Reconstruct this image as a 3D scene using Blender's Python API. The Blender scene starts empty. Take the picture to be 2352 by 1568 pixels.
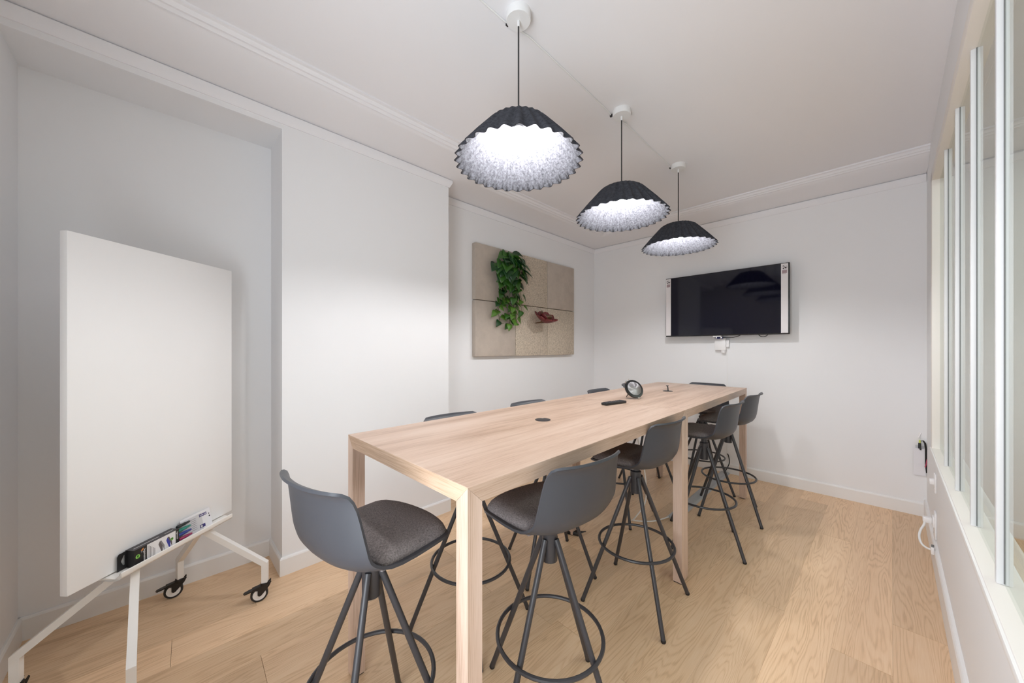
import bpy, bmesh, math, random
from mathutils import Vector, Matrix
random.seed(7)
PI = math.pi
S = bpy.context.scene
COL = S.collection

# ------------------------------------------------------------------ camera, world, light, exposure
cam_d = bpy.data.cameras.new('camera')
cam = bpy.data.objects.new('camera', cam_d)
COL.objects.link(cam)
cam.location = (0, 0, 1.4304)
cam.rotation_euler = (PI / 2, 0, math.radians(45.3535))
cam_d.sensor_width = 36
cam_d.lens = 36 * 806.55 / 2352
cam_d.shift_y = 15.24 / 2352
cam_d.clip_start = 0.02
S.camera = cam

world = bpy.data.worlds.new('world')
S.world = world
world.use_nodes = True
bg = world.node_tree.nodes['Background']
bg.inputs[0].default_value = (0.86, 0.92, 1.0, 1)
bg.inputs[1].default_value = 1.0

S.view_settings.view_transform = 'Standard'
S.view_settings.look = 'None'
S.view_settings.gamma = 1
S.view_settings.use_curve_mapping = False
S.view_settings.exposure = 0.22
S.cycles.use_denoising = True
S.cycles.max_bounces = 12
S.cycles.diffuse_bounces = 7
S.cycles.glossy_bounces = 4
S.cycles.transparent_max_bounces = 12
S.cycles.caustics_reflective = False
S.cycles.caustics_refractive = False
S.cycles.sample_clamp_indirect = 6.0

BULB = 325.0
ADDED_WINDOW_W = 43.0
ADDED_CORRIDOR_W = 32.0


def area(name, loc, rot, sx, sy, power, color):
    d = bpy.data.lights.new(name, 'AREA')
    d.shape = 'RECTANGLE'
    d.size, d.size_y = sx, sy
    d.energy = power
    d.color = color
    o = bpy.data.objects.new(name, d)
    o.location, o.rotation_euler = loc, rot
    COL.objects.link(o)
    return o


# cool light from behind the photographer, tilted up, through an added, unseen window
area('added_window_light', (-0.42, -0.60, 1.45), (math.radians(112), 0, 0), 1.0, 2.0, ADDED_WINDOW_W, (0.87, 0.935, 1.0))
# unseen ceiling light, added to the corridor on the other side of the glass
area('added_corridor_light', (1.35, 2.0, 2.96), (0, 0, 0), 0.6, 3.6, ADDED_CORRIDOR_W, (0.97, 1.0, 0.96))


# ------------------------------------------------------------------ materials
def mat(name, color, rough=0.5, metal=0.0, spec=0.5, bump=None, noise=None, coat=0.0, emit=None):
    m = bpy.data.materials.new(name)
    m.use_nodes = True
    nt = m.node_tree
    b = nt.nodes['Principled BSDF']
    b.inputs['Base Color'].default_value = (*color, 1)
    b.inputs['Roughness'].default_value = rough
    b.inputs['Metallic'].default_value = metal
    b.inputs['Specular IOR Level'].default_value = spec
    b.inputs['Coat Weight'].default_value = coat
    if emit:
        b.inputs['Emission Color'].default_value = (*emit[0], 1)
        b.inputs['Emission Strength'].default_value = emit[1]
    tc = None
    if bump or noise:
        tc = nt.nodes.new('ShaderNodeTexCoord')
    if noise:   # (scale, amount): gentle mottling of the base colour
        n = nt.nodes.new('ShaderNodeTexNoise')
        n.inputs['Scale'].default_value = noise[0]
        n.inputs['Detail'].default_value = 5
        n.inputs['Roughness'].default_value = 0.7
        nt.links.new(tc.outputs['Object'], n.inputs['Vector'])
        r = nt.nodes.new('ShaderNodeValToRGB')
        a = noise[1]
        r.color_ramp.elements[0].position = 0.33
        r.color_ramp.elements[1].position = 0.67
        r.color_ramp.elements[0].color = (*[max(0, c * (1 - a)) for c in color], 1)
        r.color_ramp.elements[1].color = (*[min(1, c * (1 + a)) for c in color], 1)
        nt.links.new(n.outputs[0], r.inputs[0])
        nt.links.new(r.outputs[0], b.inputs['Base Color'])
    if bump:    # (scale, strength, distance)
        n2 = nt.nodes.new('ShaderNodeTexNoise')
        n2.inputs['Scale'].default_value = bump[0]
        n2.inputs['Detail'].default_value = 4
        nt.links.new(tc.outputs['Object'], n2.inputs['Vector'])
        bp = nt.nodes.new('ShaderNodeBump')
        bp.inputs['Strength'].default_value = bump[1]
        bp.inputs['Distance'].default_value = bump[2]
        nt.links.new(n2.outputs[0], bp.inputs['Height'])
        nt.links.new(bp.outputs[0], b.inputs['Normal'])
    return m


def wood(name, c_dark, c_mid, c_light, axis='Y', rings=9.0, ring_amt=0.5, vary=0.0, rough=0.45, pore=0.35, stretch=0.09, tone=0.55, fig=1.5):
    """Procedural oak: growth-ring figure and pores stretched along the grain axis."""
    m = bpy.data.materials.new(name)
    m.use_nodes = True
    nt = m.node_tree
    N, L = nt.nodes.new, nt.links.new
    b = nt.nodes['Principled BSDF']
    b.inputs['Roughness'].default_value = rough
    b.inputs['Specular IOR Level'].default_value = 0.35
    tc = N('ShaderNodeTexCoord')
    info = N('ShaderNodeObjectInfo')
    off = N('ShaderNodeVectorMath'); off.operation = 'SCALE'
    comb = N('ShaderNodeCombineXYZ')
    comb.inputs[0].default_value = 37; comb.inputs[1].default_value = 91; comb.inputs[2].default_value = 53
    L(comb.outputs[0], off.inputs[0]); L(info.outputs['Random'], off.inputs['Scale'])
    add = N('ShaderNodeVectorMath'); add.operation = 'ADD'
    L(tc.outputs['Object'], add.inputs[0]); L(off.outputs[0], add.inputs[1])

    def mapped(s_long, s_across):
        mp = N('ShaderNodeMapping')
        sc = [s_across] * 3
        sc['XYZ'.index(axis)] = s_long
        mp.inputs['Scale'].default_value = sc
        L(add.outputs[0], mp.inputs['Vector'])
        return mp
    # figure
    n1 = N('ShaderNodeTexNoise'); n1.inputs['Scale'].default_value = 1.0; n1.inputs['Detail'].default_value = fig; n1.inputs['Roughness'].default_value = 0.42
    n1.inputs['Distortion'].default_value = 0.35
    L(mapped(stretch * 7.5, 7.5).outputs[0], n1.inputs['Vector'])
    mul = N('ShaderNodeMath'); mul.operation = 'MULTIPLY'; mul.inputs[1].default_value = rings * 6.283
    L(n1.outputs[0], mul.inputs[0])
    sn = N('ShaderNodeMath'); sn.operation = 'SINE'; L(mul.outputs[0], sn.inputs[0])
    mr = N('ShaderNodeMapRange'); mr.inputs[1].default_value = -1; mr.inputs[2].default_value = 1
    L(sn.outputs[0], mr.inputs[0])
    pw = N('ShaderNodeMath'); pw.operation = 'POWER'; pw.inputs[1].default_value = 2.2; L(mr.outputs[0], pw.inputs[0])
    # pores
    n2 = N('ShaderNodeTexNoise'); n2.inputs['Scale'].default_value = 1.0; n2.inputs['Detail'].default_value = 3
    L(mapped(9, 260).outputs[0], n2.inputs['Vector'])
    # broad tone
    n3 = N('ShaderNodeTexNoise'); n3.inputs['Scale'].default_value = 1.0; n3.inputs['Detail'].default_value = 2
    L(mapped(0.7, 9).outputs[0], n3.inputs['Vector'])
    # combine
    a1 = N('ShaderNodeMath'); a1.operation = 'MULTIPLY'; a1.inputs[1].default_value = ring_amt; L(pw.outputs[0], a1.inputs[0])
    a2 = N('ShaderNodeMath'); a2.operation = 'MULTIPLY'; a2.inputs[1].default_value = pore; L(n2.outputs[0], a2.inputs[0])
    a3 = N('ShaderNodeMath'); a3.operation = 'MULTIPLY'; a3.inputs[1].default_value = tone; L(n3.outputs[0], a3.inputs[0])
    s1 = N('ShaderNodeMath'); s1.operation = 'ADD'; L(a2.outputs[0], s1.inputs[0]); L(a3.outputs[0], s1.inputs[1])
    s2 = N('ShaderNodeMath'); s2.operation = 'SUBTRACT'; L(s1.outputs[0], s2.inputs[0]); L(a1.outputs[0], s2.inputs[1])
    mr2 = N('ShaderNodeMapRange')
    mean = 0.5 * pore + 0.5 * tone - 0.36 * ring_amt
    hw_ = 0.16 + 0.5 * ring_amt
    mr2.inputs[1].default_value = mean - hw_; mr2.inputs[2].default_value = mean + hw_
    L(s2.outputs[0], mr2.inputs[0])
    rp = N('ShaderNodeValToRGB')
    e = rp.color_ramp.elements
    e[0].position = 0; e[0].color = (*c_dark, 1)
    e[1].position = 1; e[1].color = (*c_light, 1)
    k = e.new(0.5); k.color = (*c_mid, 1)
    L(mr2.outputs[0], rp.inputs[0])
    hs = N('ShaderNodeHueSaturation')
    vr = N('ShaderNodeMapRange'); vr.inputs[3].default_value = 1 - vary; vr.inputs[4].default_value = 1 + vary
    L(info.outputs['Random'], vr.inputs[0]); L(vr.outputs[0], hs.inputs['Value'])
    L(rp.outputs[0], hs.inputs['Color']); L(hs.outputs[0], b.inputs['Base Color'])
    bp = N('ShaderNodeBump'); bp.inputs['Strength'].default_value = 0.12; bp.inputs['Distance'].default_value = 0.001
    L(s2.outputs[0], bp.inputs['Height']); L(bp.outputs[0], b.inputs['Normal'])
    return m


def glass(name, tint, refl=0.85):
    m = bpy.data.materials.new(name)
    m.use_nodes = True
    nt = m.node_tree
    nt.nodes.clear()
    N, L = nt.nodes.new, nt.links.new
    out = N('ShaderNodeOutputMaterial')
    mix = N('ShaderNodeMixShader')
    tr = N('ShaderNodeBsdfTransparent'); tr.inputs[0].default_value = (*tint, 1)
    gl = N('ShaderNodeBsdfGlossy'); gl.inputs['Roughness'].default_value = 0.0
    gl.inputs[0].default_value = (refl, refl, refl, 1)
    fr = N('ShaderNodeFresnel'); fr.inputs[0].default_value = 1.5
    ge = N('ShaderNodeNewGeometry')
    fm = N('ShaderNodeMath'); fm.operation = 'MULTIPLY'; fm.use_clamp = True
    inv = N('ShaderNodeMath'); inv.operation = 'SUBTRACT'; inv.inputs[0].default_value = 1.0
    L(ge.outputs['Backfacing'], inv.inputs[1]); L(fr.outputs[0], fm.inputs[0]); L(inv.outputs[0], fm.inputs[1])
    L(fm.outputs[0], mix.inputs[0]); L(tr.outputs[0], mix.inputs[1]); L(gl.outputs[0], mix.inputs[2])
    L(mix.outputs[0], out.inputs[0])
    return m


WHITE = (0.83, 0.83, 0.84)
M = dict(
    wall=mat('wall_paint', WHITE, 0.75, spec=0.25, bump=(60, 0.05, 0.002)),
    ceiling=mat('ceiling_paint', (0.83, 0.825, 0.845), 0.85, spec=0.2, bump=(40, 0.05, 0.002)),
    trim=mat('trim_paint', (0.82, 0.81, 0.80), 0.4, spec=0.4),
    frame=mat('frame_paint_lamp_warmed', (0.82, 0.78, 0.74), 0.4, spec=0.4),  # warm tint of the lamplight put into the off-white frame paint
    glazing=mat('glazing_bar_paint', (0.74, 0.74, 0.75), 0.4, spec=0.5),
    gasket=mat('gasket_rubber', (0.16, 0.16, 0.16), 0.6),
    glass=glass('partition_glass', (0.84, 0.88, 0.85)),
    floor=wood('oak_floor', (0.56, 0.36, 0.21), (0.73, 0.505, 0.315), (0.79, 0.58, 0.39), 'Y', 30.0, 0.17, 0.095, 0.40, 0.42, 0.075, 0.34, 3.0),
    subfloor=mat('subfloor', (0.10, 0.07, 0.05), 0.9),
    table_y=wood('table_oak_long', (0.42, 0.28, 0.20), (0.56, 0.40, 0.305), (0.63, 0.475, 0.38), 'Y', 6.0, 0.10, 0.0, 0.38, 0.6, 0.05, 0.8),
    table_x=wood('table_oak_end', (0.42, 0.27, 0.17), (0.58, 0.405, 0.285), (0.66, 0.48, 0.36), 'X', 6.0, 0.10, 0.0, 0.38, 0.6, 0.05, 0.8),
    table_z=wood('table_oak_leg', (0.45, 0.31, 0.23), (0.60, 0.44, 0.345), (0.67, 0.51, 0.42), 'Z', 6.0, 0.10, 0.0, 0.38, 0.6, 0.05, 0.8),
    black=mat('black_plastic', (0.012, 0.012, 0.013), 0.4),
    blackgloss=mat('black_gloss', (0.010, 0.010, 0.011), 0.18),
    shell=mat('stool_shell_plastic', (0.050, 0.052, 0.061), 0.42, bump=(420, 0.06, 0.0006)),
    cushion=mat('stool_cushion_felt', (0.20, 0.178, 0.176), 0.95, spec=0.1, noise=(210, 0.42), bump=(320, 0.35, 0.0015)),
    steel=mat('stool_powder_steel', (0.042, 0.040, 0.044), 0.36),
    felt_out=mat('lamp_felt_dark', (0.052, 0.054, 0.064), 0.95, spec=0.1, noise=(60, 0.35), bump=(150, 0.3, 0.002)),
    felt_in=mat('lamp_felt_light', (0.060, 0.060, 0.067), 0.95, spec=0.1, noise=(95, 0.55), bump=(160, 0.3, 0.002)),
    lampwhite=mat('lamp_canopy_white', (0.80, 0.80, 0.80), 0.4),
    bulb=mat('bulb_glow', (1, 1, 1), 0.4, emit=((0.985, 0.985, 1.0), BULB)),
    boardwhite=mat('whiteboard_enamel', (0.89, 0.885, 0.885), 0.5, spec=0.5),
    whitemetal=mat('white_powder_metal', (0.84, 0.82, 0.79), 0.4),
    tyre=mat('castor_tyre', (0.015, 0.014, 0.014), 0.55),
    castor=mat('castor_black', (0.010, 0.008, 0.008), 0.3),
    wheelwhite=mat('castor_wheel_white', (0.80, 0.78, 0.76), 0.45),
    screen=mat('tv_screen', (0.004, 0.004, 0.012), 0.06, spec=0.4),
    tape=mat('tv_protective_strip', (0.74, 0.71, 0.72), 0.45),
    emblem=mat('emblem_maroon', (0.02, 0.005, 0.007), 0.6),
    emblem_pale=mat('emblem_mauve', (0.36, 0.26, 0.28), 0.6),
    panel_plain=mat('panel_plain_taupe', (0.50, 0.435, 0.375), 0.9, spec=0.1, noise=(7, 0.08), bump=(300, 0.1, 0.001)),
    panel_speck=mat('panel_speckled_taupe', (0.53, 0.455, 0.365), 0.9, spec=0.1, noise=(95, 0.36), bump=(220, 0.2, 0.001)),
    leaf_a=mat('leaf_green', (0.030, 0.115, 0.010), 0.35, noise=(14, 0.35)),
    leaf_b=mat('leaf_dark_green', (0.010, 0.055, 0.012), 0.35, noise=(14, 0.35)),
    leaf_c=mat('leaf_yellow_green', (0.085, 0.20, 0.020), 0.38, noise=(14, 0.3)),
    stem=mat('vine_stem', (0.08, 0.10, 0.02), 0.5),
    petal=mat('petal_dark_red', (0.15, 0.020, 0.022), 0.45, noise=(18, 0.45)),
    petal_b=mat('petal_green_red', (0.11, 0.055, 0.024), 0.45, noise=(18, 0.4)),
    silver=mat('brushed_aluminium', (0.46, 0.44, 0.45), 0.28, metal=1.0),
    chrome=mat('chrome', (0.75, 0.74, 0.74), 0.12, metal=1.0),
    alu=mat('cord_cover_grey', (0.42, 0.43, 0.44), 0.5),
    socket=mat('socket_white', (0.84, 0.83, 0.83), 0.35),
    cable_white=mat('cable_white', (0.80, 0.80, 0.79), 0.45),
    paper=mat('card_white', (0.78, 0.77, 0.80), 0.6),
    boxblack=mat('carton_black', (0.016, 0.016, 0.017), 0.45),
    boxgrey=mat('carton_dark_grey', (0.050, 0.045, 0.050), 0.5),
    print_white=mat('print_white', (0.78, 0.77, 0.78), 0.5),
    print_green=mat('print_green', (0.28, 0.62, 0.12), 0.5),
    print_dgreen=mat('print_dark_green', (0.02, 0.12, 0.01), 0.5),
    print_purple=mat('print_purple', (0.035, 0.025, 0.16), 0.5),
    print_grey=mat('print_grey', (0.25, 0.24, 0.25), 0.5),
    print_blue=mat('print_blue', (0.04, 0.05, 0.32), 0.5),
    print_orange=mat('print_orange', (0.75, 0.28, 0.06), 0.5),
    print_brown=mat('print_brown', (0.13, 0.11, 0.11), 0.5),
    blister=glass('blister_plastic', (0.93, 0.93, 0.93), 0.8),
    pen_black=mat('pen_black', (0.022, 0.026, 0.03), 0.25),
    pen_green=mat('pen_green', (0.03, 0.33, 0.25), 0.3),
    pen_blue=mat('pen_blue', (0.05, 0.08, 0.38), 0.3),
    pen_red=mat('pen_red', (0.45, 0.04, 0.14), 0.3),
    yellow=mat('lanyard_lime', (0.55, 0.62, 0.10), 0.6),
    pink=mat('lanyard_pink', (0.42, 0.06, 0.11), 0.6),
    bluecon=mat('connector_navy', (0.015, 0.02, 0.12), 0.25),
)


# ------------------------------------------------------------------ mesh helpers
def curve_pts(pts, k=6):
    P = [Vector(p) for p in pts]
    out = []
    for i in range(len(P) - 1):
        a, b, c, d = P[max(i - 1, 0)], P[i], P[i + 1], P[min(i + 2, len(P) - 1)]
        for j in range(k):
            t = j / k
            out.append(0.5 * (2 * b + (c - a) * t + (2 * a - 5 * b + 4 * c - d) * t * t + (3 * b - a - 3 * c + d) * t ** 3))
    out.append(P[-1])
    return out


class MB:
    def __init__(self):
        self.v, self.f, self.mi = [], [], []

    def quad(self, *idx, m=0):
        self.f.append(tuple(idx)); self.mi.append(m)

    def add(self, verts, faces, m=0):
        o = len(self.v)
        self.v += [tuple(p) for p in verts]
        for f in faces:
            self.f.append(tuple(i + o for i in f)); self.mi.append(m)
        return self

    def box(self, x0, x1, y0, y1, z0, z1, m=0, c=0.0, mx=None):
        """box; c > 0 chamfers every edge"""
        if c <= 0:
            v = [(x, y, z) for z in (z0, z1) for y in (y0, y1) for x in (x0, x1)]
            f = [(0, 2, 3, 1), (4, 5, 7, 6), (0, 1, 5, 4), (2, 6, 7, 3), (0, 4, 6, 2), (1, 3, 7, 5)]
        else:
            bm = bmesh.new()
            bmesh.ops.create_cube(bm, size=1)
            for q in bm.verts:
                q.co = Vector(((x0 + x1) / 2 + q.co.x * (x1 - x0), (y0 + y1) / 2 + q.co.y * (y1 - y0), (z0 + z1) / 2 + q.co.z * (z1 - z0)))
            bmesh.ops.bevel(bm, geom=bm.edges[:], offset=c, segments=2, affect='EDGES', profile=0.5)
            bm.verts.ensure_lookup_table(); bm.verts.index_update()
            v = [q.co[:] for q in bm.verts]
            f = [tuple(q.index for q in fc.verts) for fc in bm.faces]
            bm.free()
        if mx is not None:
            v = [(mx @ Vector(p))[:] for p in v]
        return self.add(v, f, m)

    def tube(self, pts, r, n=10, m=0, closed=False, caps=True):
        pts = [Vector(p) for p in pts]
        rr = r if isinstance(r, (list, tuple)) else [r] * len(pts)
        rings = []
        K = len(pts)
        prev = None
        for i, p in enumerate(pts):
            if closed:
                t = pts[(i + 1) % K] - pts[i - 1]
            else:
                t = pts[min(i + 1, K - 1)] - pts[max(i - 1, 0)]
            t.normalize()
            if prev is None:
                a = Vector((0, 0, 1)) if abs(t.z) < 0.9 else Vector((1, 0, 0))
                u = t.cross(a).normalized()
            else:
                u = (prev - t * prev.dot(t)).normalized()
            prev = u
            w = t.cross(u)
            rings.append([p + (u * math.cos(2 * PI * k / n) + w * math.sin(2 * PI * k / n)) * rr[i] for k in range(n)])
        o = len(self.v)
        for g in rings:
            self.v += [q[:] for q in g]
        last = K if closed else K - 1
        for i in range(last):
            j = (i + 1) % K
            for k in range(n):
                k2 = (k + 1) % n
                self.f.append((o + i * n + k, o + j * n + k, o + j * n + k2, o + i * n + k2)); self.mi.append(m)
        if caps and not closed:
            self.f.append(tuple(o + k for k in range(n))); self.mi.append(m)
            self.f.append(tuple(o + (K - 1) * n + k for k in reversed(range(n)))); self.mi.append(m)
        return self

    def lathe(self, prof, n=32, m=0, mx=None, close=True):
        """prof: list of (r, z)"""
        vs, fs = [], []
        for r, z in prof:
            for k in range(n):
                a = 2 * PI * k / n
                vs.append(Vector((r * math.cos(a), r * math.sin(a), z)))
        for i in range(len(prof) - 1):
            for k in range(n):
                k2 = (k + 1) % n
                fs.append((i * n + k, i * n + k2, (i + 1) * n + k2, (i + 1) * n + k))
        if close:
            fs.append(tuple(reversed(range(n))))
            fs.append(tuple((len(prof) - 1) * n + k for k in range(n)))
        if mx is not None:
            vs = [mx @ p for p in vs]
        return self.add([p[:] for p in vs], fs, m)

    def prism(self, outline, z0, z1, m=0, mx=None):
        n = len(outline)
        vs = [Vector((x, y, z0)) for x, y in outline] + [Vector((x, y, z1)) for x, y in outline]
        fs = [tuple(reversed(range(n))), tuple(range(n, 2 * n))]
        fs += [(i, (i + 1) % n, n + (i + 1) % n, n + i) for i in range(n)]
        if mx is not None:
            vs = [mx @ p for p in vs]
        return self.add([p[:] for p in vs], fs, m)

    def build(self, name, mats, parent=None, smooth=False, loc=None, rot=None, sharp=None):
        me = bpy.data.meshes.new(name)
        me.from_pydata(self.v, [], self.f)
        if not isinstance(mats, (list, tuple)):
            mats = [mats]
        for mm in mats:
            me.materials.append(mm)
        me.polygons.foreach_set('material_index', self.mi)
        bm = bmesh.new(); bm.from_mesh(me)
        bmesh.ops.recalc_face_normals(bm, faces=bm.faces[:])
        bm.to_mesh(me); bm.free()
        if smooth:
            me.polygons.foreach_set('use_smooth', [True] * len(me.polygons))
            me.set_sharp_from_angle(angle=math.radians(sharp if sharp else 40))
        o = bpy.data.objects.new(name, me)
        COL.objects.link(o)
        if parent is not None:
            o.parent = parent
        if loc is not None:
            o.location = loc
        if rot is not None:
            o.rotation_euler = rot
        return o


def thing(name, label, cat, loc=(0, 0, 0), rz=0.0, group=None):
    o = bpy.data.objects.new(name, None)
    o.empty_display_size = 0.1
    COL.objects.link(o)
    o.location = loc
    o.rotation_euler = (0, 0, rz)
    return tag(o, label, cat, group)


def tag(o, label, cat, group=None):
    o['label'] = label
    o['category'] = cat
    if group:
        o['group'] = group
    return o


def struct(o):
    o['kind'] = 'structure'
    return o


def copy_tree(src, parent=None):
    c = src.copy()
    COL.objects.link(c)
    if parent is not None:
        c.parent = parent
    for ch in src.children:
        copy_tree(ch, c)
    return c


def grid_solid(P, t):
    """Closed shell of thickness t below the grid of points P (rows of Vectors)."""
    R, C = len(P), len(P[0])
    nrm = [[None] * C for _ in range(R)]
    for i in range(R):
        for j in range(C):
            du = P[i][min(j + 1, C - 1)] - P[i][max(j - 1, 0)]
            dv = P[min(i + 1, R - 1)][j] - P[max(i - 1, 0)][j]
            nn = du.cross(dv)
            nrm[i][j] = nn.normalized() if nn.length > 1e-12 else Vector((0, 0, 1))
    mb = MB()
    top = [p[:] for r in P for p in r]
    bot = [(P[i][j] - nrm[i][j] * t)[:] for i in range(R) for j in range(C)]
    k = R * C
    fs = []
    for i in range(R - 1):
        for j in range(C - 1):
            a, b, c, d = i * C + j, i * C + j + 1, (i + 1) * C + j + 1, (i + 1) * C + j
            fs.append((a, b, c, d)); fs.append((k + d, k + c, k + b, k + a))
    for j in range(C - 1):
        fs.append((j + 1, j, k + j, k + j + 1))
        e = (R - 1) * C
        fs.append((e + j, e + j + 1, k + e + j + 1, k + e + j))
    for i in range(R - 1):
        fs.append((i * C, (i + 1) * C, k + (i + 1) * C, k + i * C))
        fs.append(((i + 1) * C + C - 1, i * C + C - 1, k + i * C + C - 1, k + (i + 1) * C + C - 1))
    mb.add(top + bot, fs)
    return mb


def lettering(text, size, mtl, parent, loc, rot, align='LEFT', extrude=0.0002):
    c = bpy.data.curves.new('lettering', 'FONT')
    c.body = text
    c.size = size
    c.extrude = extrude
    c.align_x = align
    c.align_y = 'CENTER'
    c.materials.append(mtl)
    tmp = bpy.data.objects.new('lettering_curve', c)
    me = bpy.data.meshes.new_from_object(tmp)
    bpy.data.objects.remove(tmp)
    o = bpy.data.objects.new('lettering', me)
    COL.objects.link(o)
    o.parent = parent
    o.location = loc
    o.rotation_euler = rot
    return o


# ------------------------------------------------------------------ the room
CEIL = 3.0
ALC, COLX, REC, BACK = -2.914, -2.592, -2.890, 4.592     # alcove back, pier face, recess wall, back wall
YA, YB, YC = -0.511, 0.524, 1.775                        # alcove start, pier start, pier end
SOF = 2.811                                              # soffit over the alcove
SL = 0.0335                                              # the glazed wall is slightly out of square
RW = lambda y: 0.200 + SL * y                            # face of the glazed wall
RANG = -math.atan(SL)

fl = MB().box(-3.3, 3.0, -0.9, 5.0, -0.06, -0.012).build('floor', M['subfloor'])
struct(fl)
# planks run parallel to the glazed wall; every plank is a board with eased edges
PW = 0.2
plank_cache = {}


def plank_mesh(length):
    key = round(length, 3)
    if key in plank_cache:
        return plank_cache[key]
    g, c = 0.0002, 0.0008
    hx, hy = PW / 2 - g, length / 2 - g
    v = [(-hx, -hy, -0.012), (hx, -hy, -0.012), (hx, hy, -0.012), (-hx, hy, -0.012),
         (-hx, -hy, -c * .6), (hx, -hy, -c * .6), (hx, hy, -c * .6), (-hx, hy, -c * .6),
         (-hx + c, -hy + c, 0), (hx - c, -hy + c, 0), (hx - c, hy - c, 0), (-hx + c, hy - c, 0)]
    f = [(8, 9, 10, 11)]
    for i in range(4):
        j = (i + 1) % 4
        f += [(i, j, 4 + j, 4 + i), (4 + i, 4 + j, 8 + j, 8 + i)]
    me = bpy.data.meshes.new('plank')
    me.from_pydata(v, [], f)
    me.materials.append(M['floor'])
    plank_cache[key] = me
    return me


joint = {0: 2.68, -1: 2.26, -12: 0.02, -4: 3.3, -3: 4.3}
lengths = (1.9,)
for k in range(-17, 1):
    xa = 0.002 + PW * k
    y = joint.get(k, random.uniform(-0.6, 1.2))
    while y > -0.6:
        y -= 1.9
    while y < 4.62:
        y1 = y + 1.9
        ya, yb = max(y, -0.62), min(y1, 4.66)
        if yb - ya > 0.05:
            xc, yc = xa + PW / 2, (ya + yb) / 2
            o = bpy.data.objects.new('plank', plank_mesh(yb - ya))
            COL.objects.link(o)
            o.parent = fl
            o.location = (xc + SL * yc, yc, 0)
            o.rotation_euler = (0, 0, RANG)
        y = y1
# corridor floor beyond the glass
cf = MB().box(0.42, 2.6, -0.9, 4.7, -0.012, -0.001).build('floor', M['floor'])
struct(cf)

struct(MB().box(-3.3, 2.8, -0.9, 5.0, CEIL, CEIL + 0.12).build('ceiling', M['ceiling']))
struct(MB().box(ALC - 0.2, ALC, YA - 0.1, YB, -0.012, CEIL).build('wall_left', M['wall']))
struct(MB().box(ALC - 0.2, COLX, YB, YC, -0.012, CEIL).build('wall_pier', M['wall']))
struct(MB().box(ALC, COLX, YA, YB, SOF, CEIL).build('wall_beam', M['wall']))
struct(MB().box(REC - 0.2, REC, YC, BACK + 0.2, -0.012, CEIL).build('wall_recess', M['wall']))
struct(MB().box(REC, 2.8, BACK, BACK + 0.2, -0.012, CEIL).build('wall_back', M['wall']))
# wall behind the photographer with an added window for the light
wf = MB()
wx0, wx1, wz0, wz1 = -0.95, 0.10, 0.40, 2.50
wf.box(ALC, wx0, YA - 0.12, YA, -0.012, CEIL)
wf.box(wx1, 2.8, YA - 0.12, YA, -0.012, CEIL)
wf.box(wx0, wx1, YA - 0.12, YA, -0.012, wz0)
wf.box(wx0, wx1, YA - 0.12, YA, wz1, CEIL)
struct(wf.build('wall_front', M['wall']))
wn = struct(MB().box(wx0, wx0 + 0.05, YA - 0.08, YA - 0.03, wz0, wz1).box(wx1 - 0.05, wx1, YA - 0.08, YA - 0.03, wz0, wz1)
            .box(wx0, wx1, YA - 0.08, YA - 0.03, wz0, wz0 + 0.05).box(wx0, wx1, YA - 0.08, YA - 0.03, wz1 - 0.05, wz1)
            .box(-0.445, -0.405, YA - 0.08, YA - 0.03, wz0, wz1).build('window_added', M['trim']))
# corridor shell
struct(MB().box(2.5, 2.7, -0.9, 4.7, -0.012, CEIL).build('wall_corridor', M['wall']))


# glazed wall on the right, built in a frame that runs along it
def rw(name, mats, boxes, parent=None, c=0.0):
    """boxes: (d0, d1, y0, y1, z0, z1) with d the distance into the room from the wall face"""
    mb = MB()
    for d0, d1, y0, y1, z0, z1 in boxes:
        mb.box(-d1, -d0, y0, y1, z0, z1, c=c)
    o = mb.build(name, mats, parent, smooth=c > 0)
    if parent is None:
        o.location = (0.200, 0, 0)
        o.rotation_euler = (0, 0, RANG)
    return o


Y0, Y1 = -0.60, 3.50          # glazing opening
ZB, ZT = 0.795, 2.505
struct(rw('wall_right', M['wall'], [(-0.09, 0, -0.6, 4.62, -0.012, ZB - 0.03), (-0.09, 0, -0.6, 4.62, ZT + 0.03, CEIL),
                                    (-0.09, 0, Y1 + 0.03, 4.62, ZB - 0.03, ZT + 0.03)]))
win = struct(rw('window_1', M['frame'], [
    (-0.06, 0.028, Y0, Y1 + 0.055, ZB - 0.05, ZB - 0.004), (-0.06, 0.028, Y0, Y1 + 0.055, ZT, ZT + 0.055),
    (-0.06, 0.028, Y1, Y1 + 0.055, ZB - 0.05, ZT + 0.055)], c=0.003))
rw('window_sill', M['trim'], [(0, 0.016, Y0, Y1 + 0.075, ZB - 0.085, ZB - 0.052), (0.002, 0.034, Y0, Y1 + 0.06, ZB - 0.030, ZB - 0.008)], win, c=0.003)
rw('window_casing', M['frame'], [(0, 0.014, Y0, Y1 + 0.085, ZT + 0.055, ZT + 0.083), (0, 0.014, Y1 + 0.055, Y1 + 0.085, ZB - 0.08, ZT + 0.06)], win, c=0.003)
bars = [1.62, 2.078, 2.535, 3.02, 1.16, 0.70, 0.24, -0.22]
edges = sorted([Y0] + bars + [Y1])
for y in bars:
    b = rw('glazing_bar', M['glazing'], [(-0.014, 0.008, y - 0.010, y + 0.010, ZB - 0.004, ZT)], win, c=0.002)
    rw('gasket', M['gasket'], [(-0.0062, -0.0042, y - 0.0125, y + 0.0125, ZB, ZT)], b)
for a, b in zip(edges, edges[1:]):
    rw('pane', M['glass'], [(-0.012, -0.006, a, b, ZB - 0.01, ZT + 0.01)], win)


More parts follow.
